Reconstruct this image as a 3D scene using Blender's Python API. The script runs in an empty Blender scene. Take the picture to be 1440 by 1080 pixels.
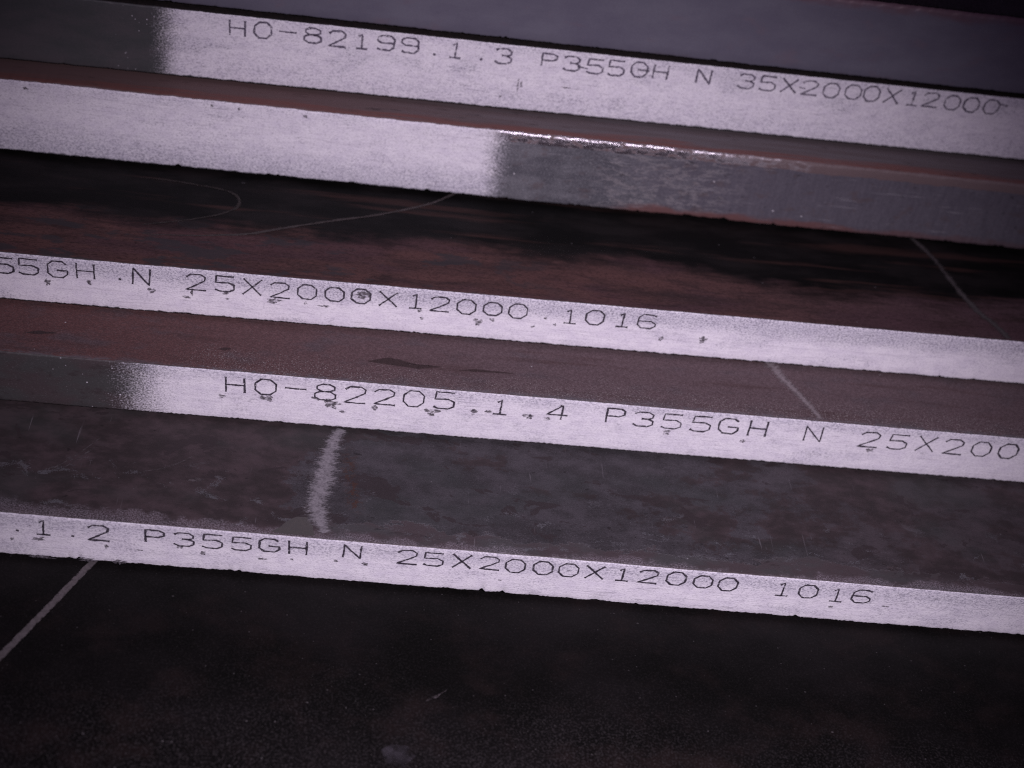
import bpy, bmesh, math, random
from mathutils import Vector, Matrix, noise

MM = 0.001
C = bpy.context.scene.collection
scene = bpy.context.scene

# ---------------------------------------------------------------- camera
cam_d = bpy.data.cameras.new("camera")
cam = bpy.data.objects.new("camera", cam_d)
C.objects.link(cam)
right = Vector((0.98259706, 0.11389471, 0.14673448))
up = Vector((-0.18574986, 0.60249095, 0.7762098))
fwd = Vector((0.0, 0.78995737, -0.61316176))
CAM = Vector((0.0, 0.0, 448.175)) * MM
m = Matrix.Identity(4)
for r in range(3):
    m[r][0], m[r][1], m[r][2], m[r][3] = right[r], up[r], -fwd[r], CAM[r]
cam.matrix_world = m
cam_d.sensor_width = 36.0
cam_d.lens = 36.0 * 2100.0 / 1440.0
cam_d.clip_start = 0.01
cam_d.clip_end = 100.0
cam_d.dof.use_dof = True
cam_d.dof.focus_distance = 0.617
cam_d.dof.aperture_fstop = 7.0
scene.camera = cam

# ---------------------------------------------------------------- light: a hand torch held to the right of the lens, dim surroundings
world = bpy.data.worlds.new("World")
scene.world = world
world.use_nodes = True
bg = world.node_tree.nodes["Background"]
bg.inputs[0].default_value = (0.76, 0.48, 1.0, 1)
bg.inputs[1].default_value = 0.062

fl = bpy.data.lights.new("torch_lamp", "SPOT")
fl.energy = 19.2
fl.color = (1.0, 0.905, 1.045)
fl.spot_size = math.radians(56)
fl.spot_blend = 1.0
fl.shadow_soft_size = 0.004
flo = bpy.data.objects.new("torch_lamp", fl)
C.objects.link(flo)
lp = CAM + (right * 150 + up * 18) * MM
aim = CAM + fwd * 0.63 + (right * 8 - up * 40) * MM
flo.location = lp
flo.rotation_euler = (aim - lp).to_track_quat('-Z', 'Y').to_euler()

scene.view_settings.view_transform = 'Standard'
scene.view_settings.look = 'None'
scene.view_settings.exposure = 0.0
scene.view_settings.gamma = 1.0
scene.render.film_transparent = False
scene.cycles.filter_width = 1.15
scene.cycles.use_denoising = False      # leaves the fine grain of a phone picture


# ---------------------------------------------------------------- node helpers (all lengths in millimetres)
class NT:
    def __init__(self, name):
        self.mat = bpy.data.materials.new(name)
        self.mat.use_nodes = True
        self.t = self.mat.node_tree
        self.t.nodes.clear()
        tc = self.t.nodes.new("ShaderNodeTexCoord")
        vm = self.t.nodes.new("ShaderNodeVectorMath")
        vm.operation = 'SCALE'
        vm.inputs[3].default_value = 1000.0
        self.t.links.new(tc.outputs["Object"], vm.inputs[0])
        self.co = vm.outputs[0]
        sp = self.t.nodes.new("ShaderNodeSeparateXYZ")
        self.t.links.new(self.co, sp.inputs[0])
        self.x, self.y, self.z = sp.outputs

    def put(self, v, sock):
        if isinstance(v, bpy.types.NodeSocket):
            self.t.links.new(v, sock)
        elif isinstance(v, (tuple, list)):
            sock.default_value = (*v, 1.0) if len(sock.default_value) == 4 and len(v) == 3 else v
        else:
            sock.default_value = v

    def math(self, op, a, b=0.0, c=0.0):
        n = self.t.nodes.new("ShaderNodeMath")
        n.operation = op
        self.put(a, n.inputs[0]); self.put(b, n.inputs[1]); self.put(c, n.inputs[2])
        return n.outputs[0]

    def add(self, a, b): return self.math('ADD', a, b)
    def sub(self, a, b): return self.math('SUBTRACT', a, b)
    def mul(self, a, b): return self.math('MULTIPLY', a, b)
    def mx(self, a, b): return self.math('MAXIMUM', a, b)
    def mn(self, a, b): return self.math('MINIMUM', a, b)

    def ramp(self, v, a, b, lo=0.0, hi=1.0):
        n = self.t.nodes.new("ShaderNodeMapRange")
        n.interpolation_type = 'SMOOTHSTEP'
        self.put(v, n.inputs[0])
        n.inputs[1].default_value, n.inputs[2].default_value = a, b
        n.inputs[3].default_value, n.inputs[4].default_value = lo, hi
        return n.outputs[0]

    def vec(self, sc, off=(0, 0, 0)):
        mp = self.t.nodes.new("ShaderNodeMapping")
        self.t.links.new(self.co, mp.inputs[0])
        mp.inputs[3].default_value = sc
        mp.inputs[1].default_value = off
        return mp.outputs[0]

    def noise(self, size, detail=4.0, rough=0.55, off=0.0, dist=0.0):
        """size: feature size in mm, or one per axis"""
        if not isinstance(size, tuple): size = (size,) * 3
        n = self.t.nodes.new("ShaderNodeTexNoise")
        self.t.links.new(self.vec(tuple(1.0 / s for s in size), (off, off * 1.7, off * 0.6)), n.inputs["Vector"])
        n.inputs["Scale"].default_value = 1.0
        n.inputs["Detail"].default_value = detail
        n.inputs["Roughness"].default_value = rough
        n.inputs["Distortion"].default_value = dist
        return n.outputs[0]

    def cells(self, size, off=0.0):
        if not isinstance(size, tuple): size = (size,) * 3
        n = self.t.nodes.new("ShaderNodeTexVoronoi")
        self.t.links.new(self.vec(tuple(1.0 / s for s in size), (off, off, off)), n.inputs["Vector"])
        n.inputs["Scale"].default_value = 1.0
        return n.outputs["Distance"], n.outputs["Color"]

    def specks(self, size, radius, keep, off=0.0):
        """scattered small grains: cells of the given size, a share `keep` of them filled to `radius`"""
        d, c = self.cells(size, off)
        s = self.t.nodes.new("ShaderNodeSeparateColor")
        self.t.links.new(c, s.inputs[0])
        return self.mul(self.ramp(d, radius, radius * 0.5), self.ramp(s.outputs[0], 1 - keep, 1 - keep + 0.02))

    def mix(self, f, a, b):
        n = self.t.nodes.new("ShaderNodeMix")
        n.data_type = 'RGBA'
        self.put(f, n.inputs[0]); self.put(a, n.inputs[6]); self.put(b, n.inputs[7])
        return n.outputs[2]

    def bump(self, h, dist_mm, strength=1.0, normal=None):
        n = self.t.nodes.new("ShaderNodeBump")
        n.inputs["Strength"].default_value = strength
        n.inputs["Distance"].default_value = dist_mm * MM
        self.put(h, n.inputs["Height"])
        if normal: self.t.links.new(normal, n.inputs["Normal"])
        return n.outputs[0]

    def out(self, col, rough, normal=None, metal=0.0, alpha=None, spec=0.5):
        p = self.t.nodes.new("ShaderNodeBsdfPrincipled")
        self.put(col, p.inputs["Base Color"]); self.put(rough, p.inputs["Roughness"])
        self.put(metal, p.inputs["Metallic"]); self.put(spec, p.inputs["Specular IOR Level"])
        if normal: self.t.links.new(normal, p.inputs["Normal"])
        if alpha is not None: self.put(alpha, p.inputs["Alpha"])
        o = self.t.nodes.new("ShaderNodeOutputMaterial")
        self.t.links.new(p.outputs[0], o.inputs[0])
        return self.mat


RUST = (0.115, 0.047, 0.040)
SCALE = (0.020, 0.018, 0.018)


# ---------------------------------------------------------------- top faces: rolled mill scale and rust
def top_black():        # the lowest plate: smooth near-black scale with pinprick dust
    n = NT("black_mill_scale")
    big = n.noise((55, 40, 40), 5, .6, 3)
    col = n.mix(n.ramp(big, .35, .7), (0.0030, 0.0028, 0.0026), (0.0075, 0.0064, 0.0067))
    red = n.noise((30, 22, 22), 5, .65, 9)
    col = n.mix(n.mul(n.ramp(red, .48, .70), n.add(.25, n.mul(n.ramp(n.y, 265, 200), .35))), col, (0.020, 0.0125, 0.0122))
    fine = n.noise(.9, 3, .6, 2)
    painted_sheen = n.ramp(n.add(n.y, n.mul(n.sub(n.noise((60, 45, 45), 4, .6, 27), .5), 80)), 262, 192)  # gloss put into the colour: scale and grains brighten towards the viewer
    col = n.mix(n.mul(n.ramp(fine, .44, .72), n.add(.12, n.mul(painted_sheen, .8))), col, (0.034, 0.029, 0.031))
    s1 = n.specks(3.6, .11, .22, 1.3)
    s2 = n.specks(1.5, .20, .14, 5.1)
    s3 = n.specks((11, 8, 8), .06, .4, 7.7)
    col = n.mix(n.mul(s2, n.add(.12, n.mul(painted_sheen, .35))), col, (0.10, 0.09, 0.09))
    col = n.mix(n.mul(n.mx(s1, s3), n.add(.15, n.mul(painted_sheen, .4))), col, (0.20, 0.18, 0.19))
    return n.out(col, n.ramp(big, .3, .7, .50, .40), n.bump(fine, .05, .35), spec=.07)


def top_grey():         # grey flaking scale, smooth brown patches, bared lip along the front
    n = NT("flaking_grey_scale")
    big = n.noise((60, 34, 34), 4, .6, 11)
    med = n.noise((13, 8, 8), 5, .65, 4)
    fine = n.noise((1.0, .7, .7), 3, .65, 8)
    grit = n.noise((.62, .45, .45), 2, .6, 18)
    brown = n.mix(n.ramp(med, .35, .7), (0.030, 0.023, 0.024), (0.058, 0.041, 0.045))
    grey = n.mix(n.ramp(med, .38, .66), (0.034, 0.032, 0.036), (0.054, 0.052, 0.060))
    grey = n.mix(n.mul(n.ramp(grit, .55, .70), .5), grey, (0.120, 0.114, 0.128))
    grey = n.mix(n.mul(n.ramp(fine, .46, .32), .6), grey, (0.016, 0.014, 0.016))
    # where the gritty grey scale still holds: the middle, thinning to the left end and the right end
    hold = n.add(n.add(n.mul(n.sub(big, .5), 2.6), n.mul(n.sub(med, .5), 1.3)), n.mul(n.sub(n.noise(2.2, 3, .65, 3), .5), .5))
    hold = n.add(hold, n.add(n.ramp(n.x, -100, -66, -.55, .28), n.ramp(n.x, 95, 190, 0, -.45)))
    hold = n.mul(n.ramp(hold, -.05, .10), n.ramp(n.x, 100, 200, 1, .45))
    col = n.mix(n.mul(hold, .68), brown, grey)
    green = n.ramp(n.noise((50, 30, 30), 3, .5, 71), .5, .66)
    col = n.mix(n.mul(green, .35), col, (0.036, 0.040, 0.040))
    # bared, smooth lip: rounded flakes broken back from the edge
    fl = n.add(n.mul(n.sub(n.noise((17, 8, 8), 3, .55, 31), .5), 3.6), n.mul(n.sub(n.noise(1.6, 3, .6, 3), .5), .6))
    lip = n.ramp(n.add(fl, n.mul(n.sub(9.5, n.y), .16)), -.03, .06)
    lip = n.mul(lip, n.mul(n.ramp(n.x, -78, -66), n.ramp(n.x, 330, 110, .4, 1)))
    lipc = n.mix(n.ramp(n.noise((20, 9, 9), 4, .6, 17), .4, .65), (0.058, 0.043, 0.047), (0.054, 0.050, 0.053))
    edge_d = n.math('ABSOLUTE', n.add(fl, n.mul(n.sub(9.5, n.y), .16)))
    col = n.mix(n.mul(lip, .9), col, lipc)
    side = n.mul(n.ramp(n.x, -80, -66), n.ramp(n.x, 330, 110, .4, 1))
    col = n.mix(n.mul(n.mul(n.ramp(edge_d, .30, .0), side), n.ramp(n.add(n.mul(grit, .6), n.mul(med, .4)), .50, .62)), col, (0.088, 0.083, 0.092))
    patch = n.add(n.mul(n.sub(n.noise((24, 13, 13), 4, .6, 91, .6), .5), 3.0), n.mul(n.sub(n.noise(1.8, 3, .6, 93), .5), .45))
    col = n.mix(n.mul(n.mul(n.ramp(patch, .30, .36), n.ramp(n.y, 3, 10)), .8), col, (0.031, 0.023, 0.025))
    pale = n.add(n.mul(n.sub(n.noise((15, 9, 9), 4, .6, 101, .6), .5), 3.0), n.mul(n.sub(grit, .5), 1.1))
    col = n.mix(n.mul(n.mul(n.ramp(pale, .40, .52), n.ramp(n.y, 50, 20)), .75), col, (0.098, 0.095, 0.106))
    scr = n.noise((1.1, 30, 1), 2, .6, 131, .4)
    col = n.mix(n.mul(n.mul(n.ramp(scr, .69, .74), n.ramp(n.noise((14, 14, 14), 3, .5, 133), .50, .62)), .5), col, (0.150, 0.135, 0.150))
    # rusty run beside the chalk mark
    dx = n.math('ABSOLUTE', n.add(n.sub(n.x, n.mul(n.y, -.16)), 48))
    run = n.mul(n.ramp(n.add(dx, n.mul(n.noise(3, 3, .6, 2), 8)), 9, 3), n.mul(n.ramp(n.y, 14, 22), n.ramp(n.y, 62, 40)))
    col = n.mix(n.mul(run, n.ramp(n.noise(2.0, 4, .7, 14), .45, .62)), col, (0.055, 0.025, 0.018))
    # thin white overspray that drifted over the front edge, flaked away in patches
    wid = n.ramp(n.noise((22, 80, 80), 4, .65, 41), .32, .68, .2, 5.5)
    wid = n.add(wid, n.ramp(n.x, -85, -170, 0, 6.0))
    mist = n.ramp(n.sub(n.add(n.y, n.mul(n.sub(n.noise((6, 3.5, 3), 3, .6, 46), .5), 9)), wid), 1.2, -2.2)
    mist = n.mul(mist, n.ramp(n.noise((.7, .5, .5), 3, .7, 5), .40, .66))
    col = n.mix(n.mul(mist, .66), col, (0.25, 0.215, 0.25))
    dark = n.noise((7, 4, 4), 4, .6, 55)
    col = n.mix(n.mul(n.ramp(dark, .66, .72), .75), col, (0.014, 0.011, 0.012))
    col = n.mix(n.mul(n.specks(9, .05, .3, 2.2), .7), col, (0.25, 0.23, 0.25))
    return n.out(col, n.ramp(fine, .3, .7, .5, .72), n.bump(n.add(n.mul(fine, n.add(.2, hold)), n.mul(lip, -.9)), .22, .8), spec=.18)


def top_brown():        # fine even brown rust, redder to the left, glittering grains near the edge
    n = NT("fine_brown_rust")
    streak = n.noise((60, 5, 5), 5, .6, 5)
    fine = n.noise((.9, .55, .55), 4, .7, 6)
    med = n.noise((22, 10, 10), 4, .6, 2)
    left = n.ramp(n.x, 20, -190)
    base = n.mix(left, (0.124, 0.086, 0.094), (0.120, 0.057, 0.055))
    base = n.mix(n.mul(n.ramp(med, .5, .7), .7), base, (0.092, 0.074, 0.084))
    base = n.mix(n.mul(n.ramp(streak, .52, .72), .55), base, (0.064, 0.034, 0.032))
    base = n.mix(n.mul(n.ramp(fine, .42, .62, 1, 0), .55), base, (0.040, 0.024, 0.025))
    near = n.ramp(n.add(n.y, n.mul(n.sub(n.noise((25, 25, 25), 3, .6, 9), .5), 24)), 20, 2)
    near = n.mul(near, n.ramp(n.x, -150, -120))
    grain = n.ramp(n.noise((.65, .45, .45), 3, .6, 12), .56, .68)
    base = n.mix(n.mul(n.mul(grain, n.add(near, .22)), .85), base, (0.30, 0.265, 0.265))
    edge = n.mul(n.ramp(n.y, 3.2, .6), n.ramp(n.noise((4, 1, 1), 3, .6, 8), .40, .60))
    base = n.mix(n.mul(edge, .6), base, (0.10, 0.10, 0.115))
    s = n.specks((11, 7, 7), .045, .3, 9)
    base = n.mix(s, base, (0.45, 0.42, 0.44))
    return n.out(base, .75, n.bump(fine, .14, .6), spec=.15)


def top_banded():       # black scale behind, rust-red bands running along the front
    n = NT("black_scale_with_rust_bands")
    st = n.noise((120, 9, 9), 5, .62, 3)
    blot = n.noise((46, 9, 9), 5, .66, 7, .5)
    thread = n.noise((14, 2.4, 2.4), 4, .65, 37)
    fine = n.noise((1.5, .6, .6), 3, .7, 4)
    wob = n.mul(n.sub(n.noise((75, 60, 60), 4, .6, 19), .5), 46)
    limit = n.add(n.ramp(n.x, 60, -200, 29, 35), wob)   # the front band widens to the left
    band = n.ramp(n.sub(n.add(limit, n.mul(n.sub(blot, .5), 20)), n.y), -7.0, 7.0)
    back = n.mul(n.ramp(st, .54, .66), n.ramp(n.y, 110, 55))
    right = n.ramp(n.x, 70, 220)
    red = n.mix(right, (0.100, 0.050, 0.047), (0.078, 0.046, 0.054))
    rust = n.mix(n.ramp(blot, .30, .64), (0.046, 0.028, 0.029), red)
    plum = n.ramp(n.noise((48, 16, 16), 4, .6, 53), .46, .62)
    rust = n.mix(n.mul(plum, .6), rust, (0.070, 0.038, 0.046))
    rust = n.mix(n.mul(n.ramp(thread, .54, .68), .55), rust, (0.030, 0.019, 0.019))
    rust = n.mix(n.mul(n.ramp(fine, .50, .34), .6), rust, (0.024, 0.015, 0.015))
    rust = n.mix(n.mul(n.ramp(fine, .58, .72), .35), rust, (0.165, 0.100, 0.096))
    grey = n.mul(n.ramp(n.noise((26, 10, 10), 4, .6, 29), .53, .60), n.ramp(n.x, 40, -40))
    rust = n.mix(n.mul(grey, .75), rust, (0.040, 0.037, 0.042))
    black = n.mix(n.ramp(n.noise((40, 14, 14), 4, .6, 13), .4, .7), (0.0040, 0.0037, 0.0037), (0.0115, 0.0095, 0.0098))
    col = n.mix(n.mul(back, .55), black, (0.052, 0.025, 0.022))
    col = n.mix(n.mul(band, .93), col, rust)
    s = n.specks((8, 5, 5), .07, .16, 2)
    col = n.mix(n.mul(s, .5), col, (0.16, 0.15, 0.16))
    return n.out(col, n.ramp(band, 0, 1, .5, .75), n.bump(fine, .12, .6), spec=.07)


def top_strip():        # the thin strip seen on the upper plates: grey behind, rust red at the lip
    n = NT("grey_scale_with_red_lip")
    st = n.noise((60, 3, 3), 5, .6, 13)
    lipn = n.add(n.y, n.mul(n.sub(n.noise((45, 5, 5), 4, .6, 3), .5), 14))
    red = n.mul(n.ramp(lipn, 7.5, 4), n.ramp(n.noise((40, 2, 2), 4, .6, 9), .26, .5))
    grey = n.mix(n.ramp(st, .4, .65), (0.098, 0.076, 0.080), (0.118, 0.100, 0.108))
    grey = n.mix(n.mul(n.ramp(n.x, 40, -160), .8), grey, (0.115, 0.066, 0.062))
    col = n.mix(n.mul(red, .85), grey, (0.150, 0.060, 0.052))
    col = n.mix(n.mul(n.ramp(n.noise((16, 2.2, 2.2), 4, .65, 21), .6, .7), .7), col, (0.030, 0.018, 0.018))
    return n.out(col, .7, n.bump(n.noise((2, .6, .6), 3, .6, 1), .1, .5), spec=.3)


# ---------------------------------------------------------------- edge faces: bare cut steel
def face_steel(kind):
    n = NT("bare_steel_edge_" + kind)
    fine = n.noise((.8, .8, .5), 4, .7, 6)
    drag = n.noise((1.6, 30, 9), 4, .6, 15)
    big = n.noise((28, 28, 12), 5, .6, {'mottled': 3.7, 'smooth': 8.2, 'oily': 5.5, 'dull': 12.1}[kind])
    metal, rough = .25, .5
    if kind == 'mottled':
        col = n.mix(n.ramp(big, .38, .64), (0.092, 0.089, 0.105), (0.165, 0.159, 0.178))
        right = n.ramp(n.add(n.x, n.mul(n.noise((24, 24, 10), 4, .6, 2), 90)), 55, 130)
        col = n.mix(right, col, n.mix(n.ramp(drag, .35, .65), (0.105, 0.094, 0.118), (0.125, 0.112, 0.138)))
        grain = n.mul(n.ramp(fine, .50, .70), n.sub(1.0, n.mul(right, .8)))
        col = n.mix(n.mul(grain, .45), col, (0.40, 0.39, 0.42))
        col = n.mix(n.mul(n.ramp(fine, .46, .30), .55), col, (0.060, 0.058, 0.066))
        wv = n.noise((16, 16, 4), 5, .65, 33)
        scar = n.mul(n.ramp(n.math('ABSOLUTE', n.sub(wv, .5)), .035, .008), n.mul(n.ramp(n.x, 12, 30), n.ramp(n.x, 105, 70)))
        col = n.mix(n.mul(scar, .55), col, (0.30, 0.27, 0.28))
        col = n.mix(n.mul(n.ramp(n.noise((12, 12, 7), 4, .65, 77), .55, .66), .5), col, (0.110, 0.078, 0.082))
        rl = n.add(n.z, n.mul(n.noise((22, 22, 8), 4, .6, 44), 10))
        rust = n.mul(n.ramp(rl, -26.5, -29.5), n.mul(n.ramp(n.x, 25, 45), n.ramp(n.x, 240, 110, .35, 1)))
        col = n.mix(n.mul(rust, .85), col, (0.17, 0.075, 0.070))
        gouge = n.noise((26, 26, 1.1), 3, .6, 87)
        col = n.mix(n.mul(n.ramp(gouge, .62, .70), .45), col, (0.34, 0.32, 0.35))
        blk = n.noise((7, 7, 4.5), 4, .7, 97)
        col = n.mix(n.mul(n.ramp(blk, .62, .70), .7), col, (0.040, 0.034, 0.040))
        upr = n.add(n.z, n.mul(n.noise((18, 18, 6), 4, .65, 57), 8))
        col = n.mix(n.mul(n.mul(n.ramp(upr, -.5, 2.5), n.ramp(n.x, 60, 130)), .8), col, (0.135, 0.070, 0.070))
        s = n.specks(8, .06, .40, 2)
        col = n.mix(s, col, (0.8, .76, .8))
    elif kind == 'smooth':      # top plate: even blue-grey, rusty nicks at its upper arris
        col = n.mix(n.ramp(big, .35, .68), (0.122, 0.113, 0.152), (0.142, 0.134, 0.172))
        col = n.mix(n.mul(n.ramp(n.noise((18, 18, 9), 4, .6, 6), .56, .72), .5), col, (0.150, 0.115, 0.145))
        arr = n.ramp(n.add(n.z, n.mul(n.noise((16, 10, 6), 4, .65, 5), 9)), -1.5, 3.5)
        col = n.mix(n.mul(arr, .8), col, (0.135, 0.070, 0.085))
        low = n.ramp(n.add(n.z, n.mul(n.noise((24, 10, 6), 4, .65, 15), 9)), -32, -35)
        col = n.mix(n.mul(low, .6), col, (0.085, 0.060, 0.070))
        metal = .15
    elif kind == 'oily':        # dark end of the second plate from the top
        col = n.mix(n.ramp(big, .38, .66), (0.062, 0.063, 0.066), (0.082, 0.074, 0.080))
        s = n.specks(3.2, .13, .12, 4)
        s = n.mul(s, n.ramp(n.x, -215, -192))
        col = n.mix(s, col, (0.5, .46, .5))
        metal = .15
    else:                       # dull brown-grey
        col = n.mix(n.ramp(big, .4, .62), (0.062, 0.047, 0.050), (0.058, 0.055, 0.056))
        col = n.mix(n.mul(n.ramp(n.noise((9, 9, 4), 4, .65, 25), .52, .64), .5), col, (0.036, 0.025, 0.027))
        col = n.mix(n.mul(n.ramp(fine, .56, .74), .5), col, (0.17, 0.155, 0.165))
        metal = .1
    h = n.add(n.mul(fine, .6), n.mul(drag, .5))
    return n.out(col, n.ramp(fine, .3, .7, rough - .08, rough + .12), n.bump(h, .09, .55), metal=metal, spec=.4)


def arris_bright():     # crushed bright metal along an upper arris, rusting over further along
    n = NT("bright_crushed_arris")
    a = n.noise((1.3, .9, .9), 4, .75, 5)
    b = n.noise((5, 2, 2), 4, .65, 2)
    rusty = n.ramp(n.add(n.x, n.mul(n.sub(b, .5), 170)), 45, 125)
    rusty = n.mx(rusty, n.ramp(b, .50, .60))
    rusty = n.mx(rusty, n.ramp(n.x, -30, -36))
    col = n.mix(rusty, (0.52, 0.48, 0.52), (0.125, 0.085, 0.088))
    return n.out(col, n.mix(rusty, (.30,) * 3, (.6,) * 3), n.bump(a, .30, .8), metal=n.sub(1.0, rusty))


def dark_corner():      # unpainted lower arris and underside, darkened further to paint in the contact shadow
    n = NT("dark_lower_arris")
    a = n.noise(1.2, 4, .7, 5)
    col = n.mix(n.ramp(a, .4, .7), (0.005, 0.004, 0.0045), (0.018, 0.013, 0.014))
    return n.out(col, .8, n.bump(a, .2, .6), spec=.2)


# ---------------------------------------------------------------- sprayed white paint on the edges
def paint(name, thick, spans, thin_top=5.0, thin_amt=.6, off=0.0, dusty=.25, thin_low=0.0):
    """spans: (x position, +1 paint lies to its right / -1 to its left, fade width) for each sprayed end"""
    n = NT(name)
    g1 = n.noise((.95, .95, .62), 2, .6, 3 + off)         # spray grain
    g2 = n.noise((.55, .55, .42), 1, .5, 9 + off)
    med = n.noise((7, 7, 4), 4, .65, 5 + off)
    cloud = n.noise((32, 32, 13), 4, .6, 81 + off)
    long = n.noise((20, 20, .8), 4, .6, 15 + off)         # grain of the cut edge showing through
    zt = n.add(n.z, n.mul(n.sub(n.noise((26, 20, 8), 4, .6, 8 + off), .5), 10))
    thin = n.mul(n.ramp(zt, -thin_top - 4.5, -thin_top + 4.0), thin_amt)
    if thin_low: thin = n.mx(thin, n.mul(n.ramp(zt, -thick * .45, -thick * .92), thin_low))
    thin = n.mx(thin, n.mul(n.ramp(cloud, .52, .70), dusty * 1.4))
    col = n.mix(n.ramp(med, .35, .7), (0.82, 0.775, 0.83), (0.73, 0.68, 0.76))
    col = n.mix(n.mul(n.ramp(long, .52, .68), .30), col, (0.46, 0.425, 0.48))
    col = n.mix(n.mul(thin, n.ramp(g1, .36, .60, .35, 1)), col, (0.36, 0.345, 0.42))
    speck = n.ramp(g1, .52, .64)
    col = n.mix(n.mul(speck, n.add(n.mul(thin, .65), dusty)), col, (0.26, 0.24, 0.29))
    col = n.mix(n.mul(n.ramp(g2, .55, .68), n.add(.12, n.mul(thin, .6))), col, (0.20, 0.18, 0.22))
    pit = n.ramp(n.noise((2.0, 2.0, 1.1), 3, .7, 21 + off), .64, .70)
    col = n.mix(n.mul(pit, n.add(.22, thin)), col, (0.15, 0.13, 0.16))
    scuff = n.mul(n.ramp(n.noise((13, 13, .7), 3, .65, 111 + off), .60, .69), n.ramp(n.noise((45, 45, 20), 3, .5, 113 + off), .45, .60))
    col = n.mix(n.mul(scuff, .55), col, (0.22, 0.195, 0.24))
    bare = n.add(n.noise((30, 30, 12), 4, .65, 121 + off), n.mul(n.sub(g1, .5), .5))
    col = n.mix(n.mul(n.ramp(bare, .60, .80), .55), col, (0.30, 0.275, 0.335))
    low = n.add(n.z, n.mul(n.sub(n.noise((3.0, 3, 2), 4, .7, 31 + off), .5), 2.2))
    alpha = n.ramp(low, -thick + 1.0, -thick + 1.5)
    topl = n.add(n.z, n.mul(n.sub(n.noise((3.5, 3, 2), 4, .7, 37 + off), .5), 2.4))
    alpha = n.mul(alpha, n.ramp(topl, .45, -.35))
    for xs, sgn, fade in spans:                           # feathered spray end
        wx = n.add(n.x, n.mul(n.sub(n.noise((9, 9, 9), 3, .6, 51 + off), .5), fade * .6))
        f = n.ramp(wx, xs - fade * 1.25 * sgn, xs + fade * .75 * sgn)
        g = n.add(f, n.mul(n.sub(n.noise((.8, .8, .6), 2, .6, 61 + off), .5), 1.5))
        body = n.mul(n.ramp(g, .12, 1.0), n.ramp(f, 0, .12))
        near = n.mul(n.ramp(n.x, xs - fade * 2.6 * sgn, xs - fade * .6 * sgn), .9)      # stray droplets beyond it
        alpha = n.mul(alpha, n.mx(body, n.mul(near, n.mx(n.specks(1.7, .20, .10, 3 + off), n.specks(3.4, .13, .22, 8 + off)))))
    h = n.add(n.add(n.mul(g1, .6), n.mul(g2, .4)), n.mul(long, .35))
    return n.out(col, .62, n.bump(h, .20, .9), alpha=alpha, spec=.25)


def simple(name, col, rough=.8, jitter=None, alpha_n=None, spec=.25, soft=0.0):
    n = NT(name)
    c = col
    if jitter:
        c = n.mix(n.ramp(n.noise(1.1, 4, .65, 4), .35, .7), col, jitter)
    a = None
    if alpha_n:
        size, lo, hi = alpha_n
        a = n.ramp(n.noise(size, 3, .65, 7), lo, hi)
    if soft:                                     # thins out towards both sides of the stroke
        at = n.t.nodes.new("ShaderNodeAttribute")
        at.attribute_name = "across"
        e = n.sub(1.0, n.math('ABSOLUTE', at.outputs["Fac"]))
        a = n.ramp(n.add(n.noise(size, 3, .65, 7), n.mul(n.sub(e, soft), .55)), lo, hi)
    return n.out(c, rough, alpha=a, spec=spec)


# ---------------------------------------------------------------- geometry
def nz(x, y=0.0, z=0.0):
    return noise.noise(Vector((x, y, z)))


def xs_samples():
    """fine steps where the photograph looks, coarse beyond: the plates are 12 m long"""
    s = [-1500.0, -900.0, -600.0, -450.0, -360.0]
    v = -320.0
    while v < 330.0:
        s.append(v); v += .6
    return s + [340.0, 400.0, 600.0, 1000.0, 2000.0, 5000.0, 10500.0]


XS = xs_samples()


class Edge:
    """front-edge profile of one plate: y out of the face (negative is towards the viewer), z down from the top"""
    def __init__(self, thick, seed, rt=.9, rb=1.5, rough_top=.14, rough_bot=.25, nick=.7):
        self.t, self.s, self.rt, self.rb = thick, seed, rt, rb
        self.a, self.b, self.nick = rough_top, rough_bot, nick

    def pts(self, x):
        s = self.s * 13.7
        top = self.a * (nz(x * .12, s) + .8 * nz(x * .5, s + 3)) - .25 * self.a
        bot = self.b * (nz(x * .10, s + 9) + .9 * nz(x * .45, s + 5))
        k = nz(x * .16, s + 21) + .5 * nz(x * .6, s + 2)
        bot += self.nick * max(0.0, k - .38) * 2.3 + self.b * .55 * nz(x * 1.1, s + 60)
        wave = .22 * nz(x * .02, s + 30)
        rt, rb, t = self.rt, self.rb, self.t
        rt_ = rt * (1 + .5 * nz(x * .22, s + 40))
        p = [(60.0, -t), (6.0, -t), (rb * 1.6, -t + .05)]
        for k in range(4):                       # lower arris
            a = math.pi / 2 * k / 3
            p.append((rb * (1 - math.sin(a)) + max(0, bot) * .5, -t + bot * (k / 3 + .3) + rb * (1 - math.cos(a))))
        z0, z1 = -t + bot + rb, -rt_ + top
        for k in range(1, 9):
            q = k / 9
            p.append((.06 * nz(x * .3, s + 50 + k * 1.3), z0 + (z1 - z0) * q))
        for k in range(5):                       # upper arris
            a = math.pi / 2 * k / 4
            p.append((rt_ * (1 - math.cos(a)), z1 + (rt_) * math.sin(a)))
        p = [(y + wave, z) for y, z in p]
        ly, lz = p[-1]
        p += [(ly + 2.0, 0.0 + min(0, top) * .3), (12.0, 0.0), (60.0, 0.0), (300.0, 0.0), (2000.0, 0.0)]
        return p


NB, NF, NTOP = 7, 8, 5                           # verts: underside+lower arris, face, upper arris


def link(o, parent=None):
    C.objects.link(o)
    if parent is not None: o.parent = parent
    return o


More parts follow.
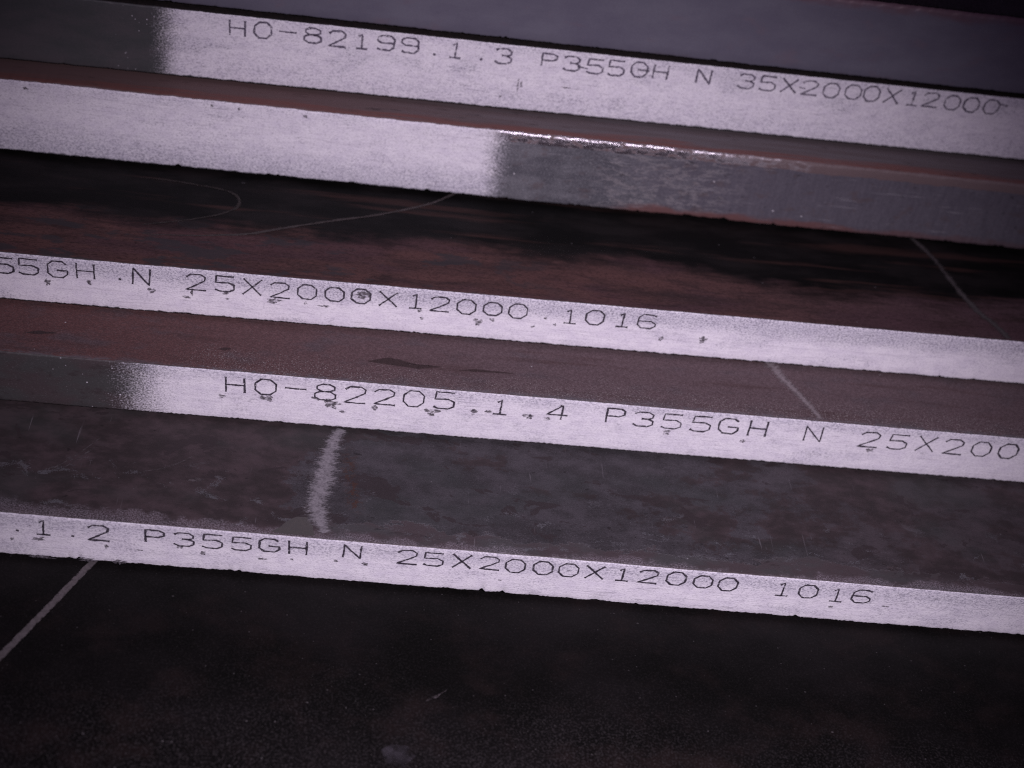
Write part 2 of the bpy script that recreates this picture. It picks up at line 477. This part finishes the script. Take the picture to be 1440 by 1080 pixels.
def mesh(name, verts, faces, mats, idx=None, parent=None, smooth=False):
    me = bpy.data.meshes.new(name)
    me.from_pydata([(x * MM, y * MM, z * MM) for x, y, z in verts], [], faces)
    for mt in mats: me.materials.append(mt)
    if idx: me.polygons.foreach_set("material_index", idx)
    if smooth: me.polygons.foreach_set("use_smooth", [True] * len(me.polygons))
    me.update()
    return link(bpy.data.objects.new(name, me), parent)


def plate_body(root, edge, m_top, m_face, m_low, m_arris):
    m_arris = m_arris or m_face
    verts, faces, idx = [], [], []
    rows = [edge.pts(x) for x in XS]
    k = len(rows[0])
    for x, r in zip(XS, rows):
        verts += [(x, y, z) for y, z in r]
    for i in range(len(XS) - 1):
        for j in range(k - 1):
            a = i * k + j
            faces.append((a, a + k, a + k + 1, a + 1))
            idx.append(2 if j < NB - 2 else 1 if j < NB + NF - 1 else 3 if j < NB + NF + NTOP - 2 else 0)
    n = len(XS) - 1                              # close underside, back and ends
    faces.append((k - 1, n * k + k - 1, n * k, 0)); idx.append(0)
    faces.append(tuple(range(k - 1, -1, -1))); idx.append(1)
    faces.append(tuple(n * k + q for q in range(k))); idx.append(1)
    return mesh("plate_body", verts, faces, [m_top, m_face, m_low, m_arris], idx, root, smooth=True)


def paint_skin(root, edge, mat, x0, x1, off=.10):
    verts, faces = [], []
    xs = [x for x in XS if x0 <= x <= x1]
    lo, hi = NB - 2, NB + NF + 3
    w = hi - lo
    for x in xs:
        r = edge.pts(x)
        for j in range(lo, hi):
            y, z = r[j]
            ty, tz = r[j + 1][0] - r[j - 1][0], r[j + 1][1] - r[j - 1][1]
            l = math.hypot(ty, tz) or 1
            verts.append((x, y - off * tz / l, z + off * ty / l))
    for i in range(len(xs) - 1):
        for j in range(w - 1):
            a = i * w + j
            faces.append((a, a + w, a + w + 1, a + 1))
    return mesh("painted_edge", verts, faces, [mat], None, root, smooth=True)


# single-stroke lettering, unit box: x 0..1, y 0 (foot) .. 1 (head)
def oct_(x0, x1, y0, y1, c=.28):
    w, h = (x1 - x0), (y1 - y0)
    return [(x0 + c * w, y1), (x1 - c * w, y1), (x1, y1 - c * h), (x1, y0 + c * h), (x1 - c * w, y0), (x0 + c * w, y0),
            (x0, y0 + c * h), (x0, y1 - c * h), (x0 + c * w, y1)]


FONT = {
    '0': [oct_(.03, .97, 0, 1)], 'O': [oct_(.03, .97, 0, 1)],
    '1': [[(.30, .84), (.52, 1), (.52, 0)], [(.18, 0), (.86, 0)]],
    '2': [[(.02, .80), (.22, .97), (.72, 1), (.95, .84), (.92, .62), (.50, .32), (.02, 0), (1, 0)]],
    '3': [[(.04, .88), (.25, 1), (.72, 1), (.95, .84), (.92, .64), (.72, .54), (.40, .54)],
          [(.72, .54), (.97, .40), (.97, .16), (.74, 0), (.24, 0), (.02, .14)]],
    '4': [[(.72, 0), (.72, 1), (.02, .32), (1, .32)]],
    '5': [[(.95, 1), (.10, 1), (.06, .56), (.68, .60), (.96, .44), (.96, .16), (.72, 0), (.22, 0), (.02, .10)]],
    '6': [[(.96, .92), (.74, 1), (.28, 1), (.04, .78), (.02, .24), (.24, 0), (.74, 0), (.97, .18), (.97, .36), (.74, .52), (.04, .50)]],
    '8': [oct_(.10, .90, .54, 1, .3), oct_(.03, .97, 0, .54, .28)],
    '9': [[(.04, .08), (.24, 0), (.74, 0), (.96, .22), (.98, .78), (.76, 1), (.24, 1), (.03, .84), (.03, .64), (.26, .48), (.95, .50)]],
    'H': [[(.08, 0), (.08, 1)], [(.92, 0), (.92, 1)], [(.08, .50), (.92, .50)]],
    'N': [[(.08, 0), (.08, 1), (.90, 0), (.90, 1)]],
    'P': [[(.10, 0), (.10, 1), (.74, 1), (.96, .86), (.94, .60), (.70, .46), (.10, .46)]],
    'G': [[(.93, .84), (.74, 1), (.26, 1), (.03, .78), (.03, .24), (.26, 0), (.74, 0), (.97, .22), (.97, .44), (.46, .44)]],
    'g': [oct_(.03, .97, 0, 1), [(.40, .50), (1.10, .48)]],
    'X': [[(.04, 0), (.96, 1)], [(.04, 1), (.96, 0)]],
}


def ribbon(verts, faces, pl, w, put, rnd, ragged=.22):
    """flat inked line along a polyline in the plane; put(u, v) lifts it to 3-D"""
    dense = []
    for (a, b), (c, d) in zip(pl[:-1], pl[1:]):
        l = math.hypot(c - a, d - b)
        k = max(1, int(l / .7))
        dense += [(a + (c - a) * q / k, b + (d - b) * q / k) for q in range(k)]
    dense.append(pl[-1])
    n0 = len(verts)
    for i, (a, b) in enumerate(dense):
        p, q = dense[max(0, i - 1)], dense[min(len(dense) - 1, i + 1)]
        tx, ty = q[0] - p[0], q[1] - p[1]
        l = math.hypot(tx, ty) or 1
        hw = w * .5 * (1 + rnd.uniform(-ragged, ragged))
        o = rnd.uniform(-.05, .05) * w + .16 * nz(a * .35, b * .35, n0 * .13) * (w < 1.0)
        if w < 1.0 and (i == 0 or i == len(dense) - 1): hw *= 1.35
        hw *= 1 + .35 * nz(a * .5, b * .5, 7.7)
        nx, ny = -ty / l, tx / l
        verts.append(put(a + nx * (hw + o), b + ny * (hw + o)))
        verts.append(put(a - nx * (hw - o), b - ny * (hw - o)))
    for i in range(len(dense) - 1):
        a = n0 + 2 * i
        faces.append((a, a + 1, a + 3, a + 2))


def lettering(root, edge, rows, gw, mat, seed, stroke=.74, extra=()):
    rnd = random.Random(seed)
    verts, faces = [], []
    put = lambda u, v: (u, -.36, v)
    for ch, s, zt, zb in rows:
        if ch == '.':
            r = .62
            ribbon(verts, faces, [(s - r, zt + .1), (s + r * .8, zt - .1)], 1.0, put, rnd, .35)
            continue
        if ch == '-':
            ribbon(verts, faces, [(s - gw * .48, zt + .15), (s, zt), (s + gw * .48, zt + .1)], stroke, put, rnd)
            continue
        h = zt - zb
        w = gw * (.98 if ch not in '1' else .92)
        sl = rnd.uniform(-.03, .05)
        for st in FONT[ch]:
            pl = [(s + (x - .5) * w - sl * (y - .5) * h, zb + y * h) for x, y in st]
            ribbon(verts, faces, pl, stroke * rnd.uniform(.92, 1.12), put, rnd)
    for a in extra:
        ribbon(verts, faces, a, stroke * .7, put, rnd, .4)
    return mesh("lettering", verts, faces, [mat], None, root)


def chips(root, items, mat, seed):
    """each spot where the paint has flaked off the edge"""
    rnd = random.Random(seed)
    for x, z, rx, rz in items:
        n, ph = 22, rnd.uniform(0, 50)
        verts = [(x, -.30, z)]
        for k in range(n):
            a = 2 * math.pi * k / n
            q = .72 + .75 * nz(math.cos(a) * 1.3 + ph, math.sin(a) * 1.3, seed) + rnd.uniform(-.16, .16)
            verts.append((x + 1.3 * rx * q * math.cos(a), -.30, z + 1.15 * rz * q * math.sin(a)))
        mesh("paint_chip", verts, [(0, 1 + k, 1 + (k + 1) % n) for k in range(n)], [mat], None, root)


def top_mark(root, name, pl, widths, mat, seed, z=.12, ragged=.2):
    """a chalk line lying on a plate's top face, following a smooth path"""
    rnd = random.Random(seed)
    pts = []
    n = len(pl)
    for i in range(n - 1):                       # Catmull-Rom through the points
        p0, p1, p2, p3 = pl[max(0, i - 1)], pl[i], pl[i + 1], pl[min(n - 1, i + 2)]
        for k in range(10):
            t = k / 10
            f = lambda a, b, c, d: .5 * (2 * b + (c - a) * t + (2 * a - 5 * b + 4 * c - d) * t * t + (3 * b - a - 3 * c + d) * t ** 3)
            wd = widths[i] + (widths[i + 1] - widths[i]) * t
            pts.append((f(p0[0], p1[0], p2[0], p3[0]), f(p0[1], p1[1], p2[1], p3[1]), wd))
    pts.append((*pl[-1], widths[-1]))
    verts, faces = [], []
    for i, (x, y, w) in enumerate(pts):
        p, q = pts[max(0, i - 1)], pts[min(len(pts) - 1, i + 1)]
        tx, ty = q[0] - p[0], q[1] - p[1]
        l = math.hypot(tx, ty) or 1
        nx, ny = -ty / l, tx / l
        a, b = .5 * w * (1 + rnd.uniform(-ragged, ragged)), .5 * w * (1 + rnd.uniform(-ragged, ragged))
        verts += [(x + nx * a, y + ny * a, z), (x - nx * b, y - ny * b, z)]
    for i in range(len(pts) - 1):
        faces.append((2 * i, 2 * i + 1, 2 * i + 3, 2 * i + 2))
    o = mesh(name, verts, faces, [mat], None, root)
    at = o.data.attributes.new("across", 'FLOAT', 'POINT')
    at.data.foreach_set("value", [1.0 if i % 2 == 0 else -1.0 for i in range(len(verts))])
    return o


def top_blot(root, name, poly, mat, seed, z=.10):
    rnd = random.Random(seed)
    cx = sum(p[0] for p in poly) / len(poly); cy = sum(p[1] for p in poly) / len(poly)
    ring = []
    for i, p in enumerate(poly):
        q = poly[(i + 1) % len(poly)]
        for k in range(5):
            t = k / 5
            ring.append((p[0] + (q[0] - p[0]) * t + rnd.uniform(-.35, .35), p[1] + (q[1] - p[1]) * t + rnd.uniform(-.22, .22), z))
    verts = [(cx, cy, z)] + ring
    n = len(ring)
    return mesh(name, verts, [(0, 1 + k, 1 + (k + 1) % n) for k in range(n)], [mat], None, root)


def plate_root(label, y, yaw, z):
    o = bpy.data.objects.new("steel_plate", None)
    o.empty_display_size = .05
    o.location = (0, y * MM, z * MM)
    o.rotation_euler = (0, 0, yaw)
    o["label"] = label
    o["category"] = "steel plate"
    o["group"] = "steel plates stacked in steps"
    return link(o)


# ---------------------------------------------------------------- shared materials
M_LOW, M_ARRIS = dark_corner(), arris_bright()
M_INK = simple("black_marking_ink", (0.030, 0.024, 0.035), .6, (0.085, 0.072, 0.092), ((1.3, 1.3, 1.3), .22, .46))
M_INK_FAINT = simple("faded_marking_ink", (0.075, 0.060, 0.092), .6, (0.20, 0.175, 0.225), ((1.5, 1.5, 1.5), .24, .56))
M_CHIP = simple("bared_steel_chip", (0.060, 0.050, 0.058), .6, (0.22, 0.20, 0.225), ((1.6, 1.6, .6), .34, .60))
M_CHALK = simple("dusty_chalk", (0.098, 0.083, 0.088), .9, (0.066, 0.056, 0.059), ((1.6, 1.6, 1.6), .16, .52), soft=.35)
M_CHALK_ROUGH = simple("scuffed_chalk", (0.215, 0.196, 0.214), .9, (0.12, 0.107, 0.12), ((1.6, .45, 1.0), .34, .70), soft=.46)
M_CHALK_FAINT = simple("faint_chalk", (0.215, 0.180, 0.190), .9, (0.16, 0.13, 0.138), ((1.2, .8, .8), .32, .72), soft=.5)
M_CHALK_THIN = simple("thin_chalk_line", (0.058, 0.047, 0.047), .9, (0.040, 0.032, 0.032), ((9, 9, 9), .14, .66), soft=.45)
M_CHALK_BROAD = simple("soft_chalk", (0.066, 0.055, 0.058), .9, (0.046, 0.038, 0.040), ((7, 7, 7), .18, .82), soft=.5)
M_CHALK_HOOK = simple("worn_off_chalk", (0.034, 0.028, 0.027), .9, (0.026, 0.021, 0.021), ((9, 9, 9), .16, .72), soft=.45)
M_SCRATCH = simple("faint_scratch", (0.090, 0.074, 0.080), .8, (0.055, 0.046, 0.049), ((2.5, 2.5, 1), .34, .72))
M_SMUDGE = simple("pale_smudge", (0.040, 0.034, 0.043), .9, (0.026, 0.022, 0.027), ((5, 5, 5), .32, .80))
M_STAIN = simple("dark_scale_stain", (0.034, 0.021, 0.021), .7, (0.046, 0.028, 0.028), ((2.0, .8, 1), .26, .46))
M_LIP = simple("smooth_bared_scale", (0.062, 0.056, 0.056), .6, (0.070, 0.062, 0.060))

# ---------------------------------------------------------------- plates, lowest first
# lowest: only its near-black top shows
p = plate_root("bottom plate, bare near-black top below all white edges, one chalk line", 133.163, .1465, 0)
e = Edge(25, 1)
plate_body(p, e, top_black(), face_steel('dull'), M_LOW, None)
top_mark(p, "chalk_line", [(-106.5, 305), (-110.4, 296.7), (-114.3, 288.4), (-122.9, 269.6), (-128.8, 257.2), (-134.2, 245.8), (-140.6, 232.5), (-151.4, 210)],
         [3.0, 3.0, 3.0, 3.0, 3.1, 3.2, 3.3, 3.3], M_CHALK, 3, ragged=.07)
top_blot(p, "scratch", [(25.5, 239.2), (30, 241.5), (33.5, 245.5), (31, 243.5), (26.5, 241)], M_SCRATCH, 4)
top_blot(p, "pale_smudge", [(9, 215), (13, 218), (19, 217.5), (22, 213), (18, 208), (11, 209)], M_SMUDGE, 5)

# second from the bottom
T = 23.46
p = plate_root("lowest white edge, lettered .1.2 P355GH, with grey flaking top and chalk smear", 433.163, .1465, 24.66)
e = Edge(T, 2, rough_bot=.32, nick=.9)
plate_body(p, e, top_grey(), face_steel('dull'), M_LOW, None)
paint_skin(p, e, paint("white_edge_paint", T, [], 8.0, .50, 1.0), -330, 330)
lettering(p, e, [('.', -182.0, -8.9, -8.9), ('1', -172.1, -2.3, -10.1), ('.', -160.7, -9.5, -9.5), ('2', -150.8, -2.5, -10.7), ('P', -129.2, -2.7, -9.4), ('3', -117.6, -2.9, -10.0), ('5', -106.4, -2.4, -9.9), ('5', -95.0, -2.6, -9.7), ('G', -84.0, -2.1, -9.2), ('H', -72.7, -2.0, -9.5), ('N', -50.9, -1.8, -9.0), ('2', -28.8, -2.0, -9.7), ('5', -18.1, -2.4, -9.6), ('X', -6.6, -1.9, -9.5), ('2', 4.7, -1.8, -9.0), ('0', 15.3, -2.2, -9.5), ('0', 26.7, -2.1, -9.4), ('0', 37.3, -2.1, -9.4), ('X', 48.2, -2.0, -9.4), ('1', 59.8, -2.3, -9.3), ('2', 70.5, -1.9, -9.3), ('0', 82.2, -1.8, -9.2), ('0', 93.7, -2.6, -9.6), ('0', 104.3, -2.6, -10.0), ('1', 127.8, -2.9, -10.3), ('0', 138.8, -2.9, -10.3), ('1', 151.3, -3.6, -11.1), ('6', 162.0, -3.2, -10.7)],
          8.5, M_INK, 12)
chips(p, [(-174.5, -22.7, 4.67, 1.0), (-155.8, -22.2, 4.0, 1.2), (-142.4, -21.9, 2.67, 1.4), (-184.4, -13.9, 1.0, 0.8), (-174.0, -12.7, 2.33, 1.2), (-147.9, -13.9, 1.0, 1.2), (-134.8, -14.4, 1.33, 0.4), (-119.2, -10.6, 1.0, 1.2), (-110.2, -13.1, 1.33, 1.2), (-57.3, -11.4, 1.0, 0.8), (-45.2, -12.0, 1.33, 1.0), (174.1, -11.6, 1.67, 0.5), (150.7, -14.7, 1.0, 0.8), (10.1, -14.7, 0.67, 0.8), (-86.8, -13.6, 1.67, 0.8), (-74.9, -12.6, 0.67, 0.8)], M_CHIP, 5)
top_mark(p, "chalk_smear", [(-60.0, 68.0), (-63.1, 56.6), (-64.3, 47.2), (-65.3, 35.5), (-66.6, 23.6), (-66.2, 13.9), (-64.4, 8.4), (-62.4, 3.5)],
         [7.5, 10.5, 13.0, 14.5, 14.0, 13.4, 9.0, 7.0], M_CHALK_ROUGH, 7, ragged=.2)
top_blot(p, "bared_patch", [(-83.5, 1.2), (-79.0, 7.0), (-74.8, 11.2), (-70.6, 11.5), (-68.3, 7.7), (-66.2, 1.4), (-72.8, 1.0)], M_LIP, 8, z=.09)
for a in ([(-174, 27), (-168, 34), (-162, 43), (-158.5, 49)], [(-171, 26), (-165.5, 34), (-160, 42)], [(-139, 30), (-131, 33), (-124, 38), (-120, 42)]):
    top_mark(p, "scratch", a, [.5, .7, .6, .4][:len(a)], M_SCRATCH, 19)
top_blot(p, "pale_spot", [(-120, 27), (-117, 29.5), (-113.5, 28.5), (-115, 26.6)], M_SCRATCH, 9)

# third from the bottom
T = 26.66
p = plate_root("white edge lettered HO-82205.1.4, left end bare, below a fine brown rusty top", 502.04, .1637, 52.52)
e = Edge(T, 3)
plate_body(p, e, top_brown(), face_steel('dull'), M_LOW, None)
paint_skin(p, e, paint("white_edge_paint_speckled", T, [(-150, 1, 21)], 3.5, .55, 2.0, .16), -215, 330)
lettering(p, e, [('H', -115.9, -2.9, -11.0), ('O', -103.2, -2.7, -10.8), ('-', -90.7, -6.3, -6.3), ('8', -78.1, -2.6, -11.1), ('2', -65.4, -2.4, -11.3), ('2', -53.0, -2.6, -10.8), ('0', -40.6, -2.0, -10.6), ('5', -27.5, -1.4, -10.4), ('.', -14.4, -9.8, -9.8), ('1', -3.0, -3.1, -10.9), ('.', 10.5, -10.3, -10.3), ('4', 21.9, -3.2, -11.1), ('P', 47.2, -2.4, -10.4), ('3', 60.0, -3.1, -11.0), ('5', 72.7, -2.9, -10.9), ('5', 85.8, -2.7, -11.1), ('G', 98.3, -2.6, -11.0), ('H', 111.6, -2.4, -11.3), ('N', 137.1, -3.0, -11.5), ('2', 163.2, -3.5, -12.0), ('5', 176.5, -3.7, -11.9), ('X', 189.7, -3.2, -11.8), ('2', 202.6, -3.5, -12.1), ('0', 215.8, -3.8, -12.0), ('0', 228.6, -3.7, -11.9), ('0', 241.6, -4.0, -12.3), ('X', 254.6, -3.9, -12.2)],
          9.4, M_INK, 22)
chips(p, [(-121.4, -13.5, 1.67, 1.0), (-102.6, -12.7, 2.67, 1.6), (-75.2, -13.2, 3.67, 2.4), (-70.4, -16.7, 1.33, 0.8), (-82.0, -10.8, 1.67, 1.2), (-56.7, -13.2, 1.33, 2.0), (-32.2, -12.9, 3.0, 2.0), (-14.2, -11.0, 1.33, 1.6), (-7.9, -9.9, 1.67, 1.2), (10.0, -10.8, 2.0, 1.6), (18.2, -11.1, 1.33, 1.2), (71.9, -13.5, 2.0, 1.6), (106.5, -14.8, 1.0, 1.2), (23.1, -3.4, 1.0, 0.8), (164.7, -13.7, 1.33, 1.2)], M_CHIP, 6)
top_mark(p, "chalk_line", [(121.5, 44), (123.0, 38.8), (126.4, 28.8), (130.5, 20.6), (134.0, 13.5), (138.6, 1.6)], [10.0, 9.0, 7.6, 6.2, 5.2, 4.2], M_CHALK_FAINT, 10)
for poly in ([(-61.9, 14.7), (-52.2, 18.6), (-45.0, 17.1), (-39.8, 15.3), (-28.6, 15.4), (-38.9, 12.4), (-52.1, 13.6)],
             [(-22.5, 13.6), (-14.9, 15.8), (3.8, 15.0), (-10.9, 13.9)],
             [(-204.9, 13.7), (-199.2, 16.1), (-191.2, 15.6), (-198.2, 13.6)],
             [(-125.0, 14.1), (-121.6, 15.8), (-119.1, 15.2), (-121.6, 13.4)]):
    top_blot(p, "dark_stain", poly, M_STAIN, 11)

# fourth: the plate in the middle
T = 24.69
p = plate_root("middle white edge ending in 1016, black top with rust-red bands and chalk curves", 538.445, .1737, 78.41)
e = Edge(T, 4, rough_bot=.42)
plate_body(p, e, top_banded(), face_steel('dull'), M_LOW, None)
paint_skin(p, e, paint("white_edge_paint_thin", T, [], 8.5, .66, 3.0), -330, 330)
lettering(p, e, [('3', -232.9, -2.7, -10.4), ('5', -221.9, -2.6, -10.3), ('5', -211.8, -2.2, -9.9), ('G', -199.9, -2.0, -10.1), ('H', -188.5, -1.9, -9.6), ('.', -174.2, -8.4, -8.4), ('N', -165.3, -1.9, -10.4), ('2', -142.5, -2.4, -10.5), ('5', -130.5, -2.2, -10.0), ('X', -118.8, -2.4, -10.6), ('2', -107.0, -3.0, -10.8), ('0', -95.5, -2.9, -10.3), ('0', -83.6, -3.1, -10.2), ('0', -72.3, -2.6, -10.1), ('X', -60.5, -2.9, -10.4), ('1', -48.5, -2.7, -10.3), ('2', -37.8, -3.1, -10.7), ('0', -26.2, -3.4, -11.0), ('0', -14.6, -3.7, -10.5), ('0', -3.3, -3.3, -10.9), ('1', 20.0, -3.9, -11.2), ('0', 31.1, -3.1, -10.8), ('1', 43.7, -3.3, -10.6), ('6', 54.6, -2.9, -10.3)],
          8.7, M_INK, 32)
chips(p, [(-204.3, -13.1, 1.33, 2.0), (-186.9, -11.2, 1.33, 1.6), (-161.2, -12.9, 1.33, 1.6), (-146.6, -14.7, 1.67, 0.8), (-144.2, -12.2, 0.67, 1.6), (-109.4, -13.0, 3.33, 2.0), (-71.7, -5.5, 3.2, 2.4), (-130.1, -10.7, 1.67, 1.2), (-87.4, -13.3, 2.0, 0.8), (-95.7, -12.7, 1.0, 0.8), (-20.2, -14.7, 1.67, 2.0), (-14.1, -12.9, 1.0, 1.2), (4.3, -14.9, 0.67, 0.8), (9.2, -9.6, 0.67, 0.8), (13.9, -12.7, 0.67, 0.8), (63.0, -15.5, 1.33, 1.6), (81.7, -13.9, 2.0, 2.0), (-129.1, -14.0, 1.0, 0.8), (-46.4, -11.6, 1.0, 0.8), (-45.0, -15.4, 0.67, 0.8)], M_CHIP, 7)
top_mark(p, "chalk_curve", [(-27, 84), (-31.3, 80.1), (-43.6, 69.0), (-65.8, 56.4), (-87.0, 47.3), (-107.8, 37.8), (-123.0, 30.6), (-138.1, 26.9), (-153.1, 24.4), (-168.1, 23.0)],
         [1.6, 1.6, 1.7, 1.8, 1.9, 2.0, 2.0, 1.6, 1.1, .7], M_CHALK_THIN, 13)
top_mark(p, "chalk_curve", [(-175, 69), (-161.4, 68.7), (-149.3, 67.2), (-136.3, 64.6), (-130.8, 60.7), (-129.1, 55.5), (-130.8, 49.8), (-137.5, 43.8), (-145.5, 39.5), (-154.4, 35.6), (-169.0, 30.2)],
         [.8, 1.0, 1.2, 1.4, 1.8, 2.0, 1.8, 1.5, 1.3, 1.0, .7], M_CHALK_HOOK, 14)
top_mark(p, "chalk_line", [(197, 86), (198.9, 80.5), (204.7, 65.6), (207.4, 51.4), (209.8, 38.0), (213.3, 26.4), (216.0, 18.3), (220.7, 10.1), (222.7, 1.2)],
         [3.0, 3.6, 4.2, 4.6, 4.6, 4.6, 4.8, 5.0, 5.0], M_CHALK_BROAD, 15)

# fifth: half painted, half bare
T = 36.69
p = plate_root("thick plate, unlettered white left half, bare steel right half with bright worn corner", 618.07, .1720, 116.30)
e = Edge(T, 5, rt=1.6, rough_top=.25)
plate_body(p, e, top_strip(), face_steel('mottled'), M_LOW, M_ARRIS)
paint_skin(p, e, paint("white_edge_paint_misted", T, [(-29.5, -1, 11)], 2.0, .35, 4.0, .22, .62), -330, 10)
chips(p, [(-239.6, -3.7, 0.9, 0.8), (-158.3, -2.6, 0.67, 0.6), (-146.0, -2.9, 1.0, 0.8), (-116.3, -3.3, 1.33, 1.0)], M_CHIP, 8)

# sixth: lettered, bare at the left
T = 33.21
p = plate_root("thick plate lettered HO-82199.1.3 and 35X2000X12000, dark bare steel at its left end", 636.697, .1844, 150.70)
e = Edge(T, 6, rough_bot=.18, nick=.3)
plate_body(p, e, simple('painted_gap_shade', (0.010, 0.008, 0.008), .8, (0.026, 0.017, 0.017)), face_steel('oily'), M_LOW, None)  # near-black top colour paints the shadow gap below the topmost plate
paint_skin(p, e, paint("white_edge_paint_upper", T, [(-181, 1, 11)], 2.0, .40, 5.0, .26, .30), -215, 330)
lettering(p, e, [('H', -152.6, -2.2, -9.7), ('O', -141.3, -1.9, -9.5), ('-', -130.3, -5.4, -5.4), ('8', -119.1, -2.1, -9.3), ('2', -108.0, -2.2, -9.8), ('1', -97.1, -2.7, -9.6), ('9', -86.2, -2.1, -9.1), ('9', -75.2, -1.9, -9.2), ('.', -63.8, -8.7, -8.7), ('1', -54.4, -2.0, -9.3), ('.', -42.2, -8.7, -8.7), ('3', -32.3, -2.3, -9.7), ('P', -11.2, -2.4, -8.7), ('3', -0.4, -2.6, -9.7), ('5', 10.7, -2.8, -9.9), ('5', 20.7, -2.3, -9.8), ('g', 31.5, -1.9, -9.3), ('H', 41.7, -2.1, -9.3), ('N', 62.5, -2.0, -9.2), ('3', 83.2, -2.2, -9.4), ('5', 93.6, -2.1, -9.4), ('X', 104.1, -2.1, -9.3), ('2', 114.2, -2.1, -9.3), ('0', 124.8, -2.3, -9.6), ('0', 135.6, -1.9, -9.2), ('0', 144.8, -1.6, -9.3), ('X', 155.1, -1.6, -9.3), ('1', 165.6, -1.9, -9.2), ('2', 174.4, -1.7, -9.0), ('0', 185.4, -2.0, -9.3), ('0', 195.1, -2.0, -9.4), ('0', 205.3, -2.0, -9.4)],
          8.2, M_INK_FAINT, 42, stroke=.86,
          extra=[[(2.5, -7.2), (7.5, -7.8)], [(209.5, -4.0), (213, -4.4)], [(109, -6.0), (112, -6.4)]])
chips(p, [(-23.6, -20.0, 0.5, 3.2), (-22.1, -19.1, 0.5, 2.4), (-30.7, -26.4, 0.67, 0.8), (-0.9, -18.6, 2.0, 0.5)], M_CHIP, 9)

# topmost: bare edge only
p = plate_root("topmost plate, bare smooth blue-grey edge without paint or lettering", 639.08, .1817, 151.70 + 38.0)
e = Edge(38.0, 7, rt=2.2, rb=1.6, rough_top=.3)
plate_body(p, e, top_black(), face_steel('smooth'), M_LOW, None)
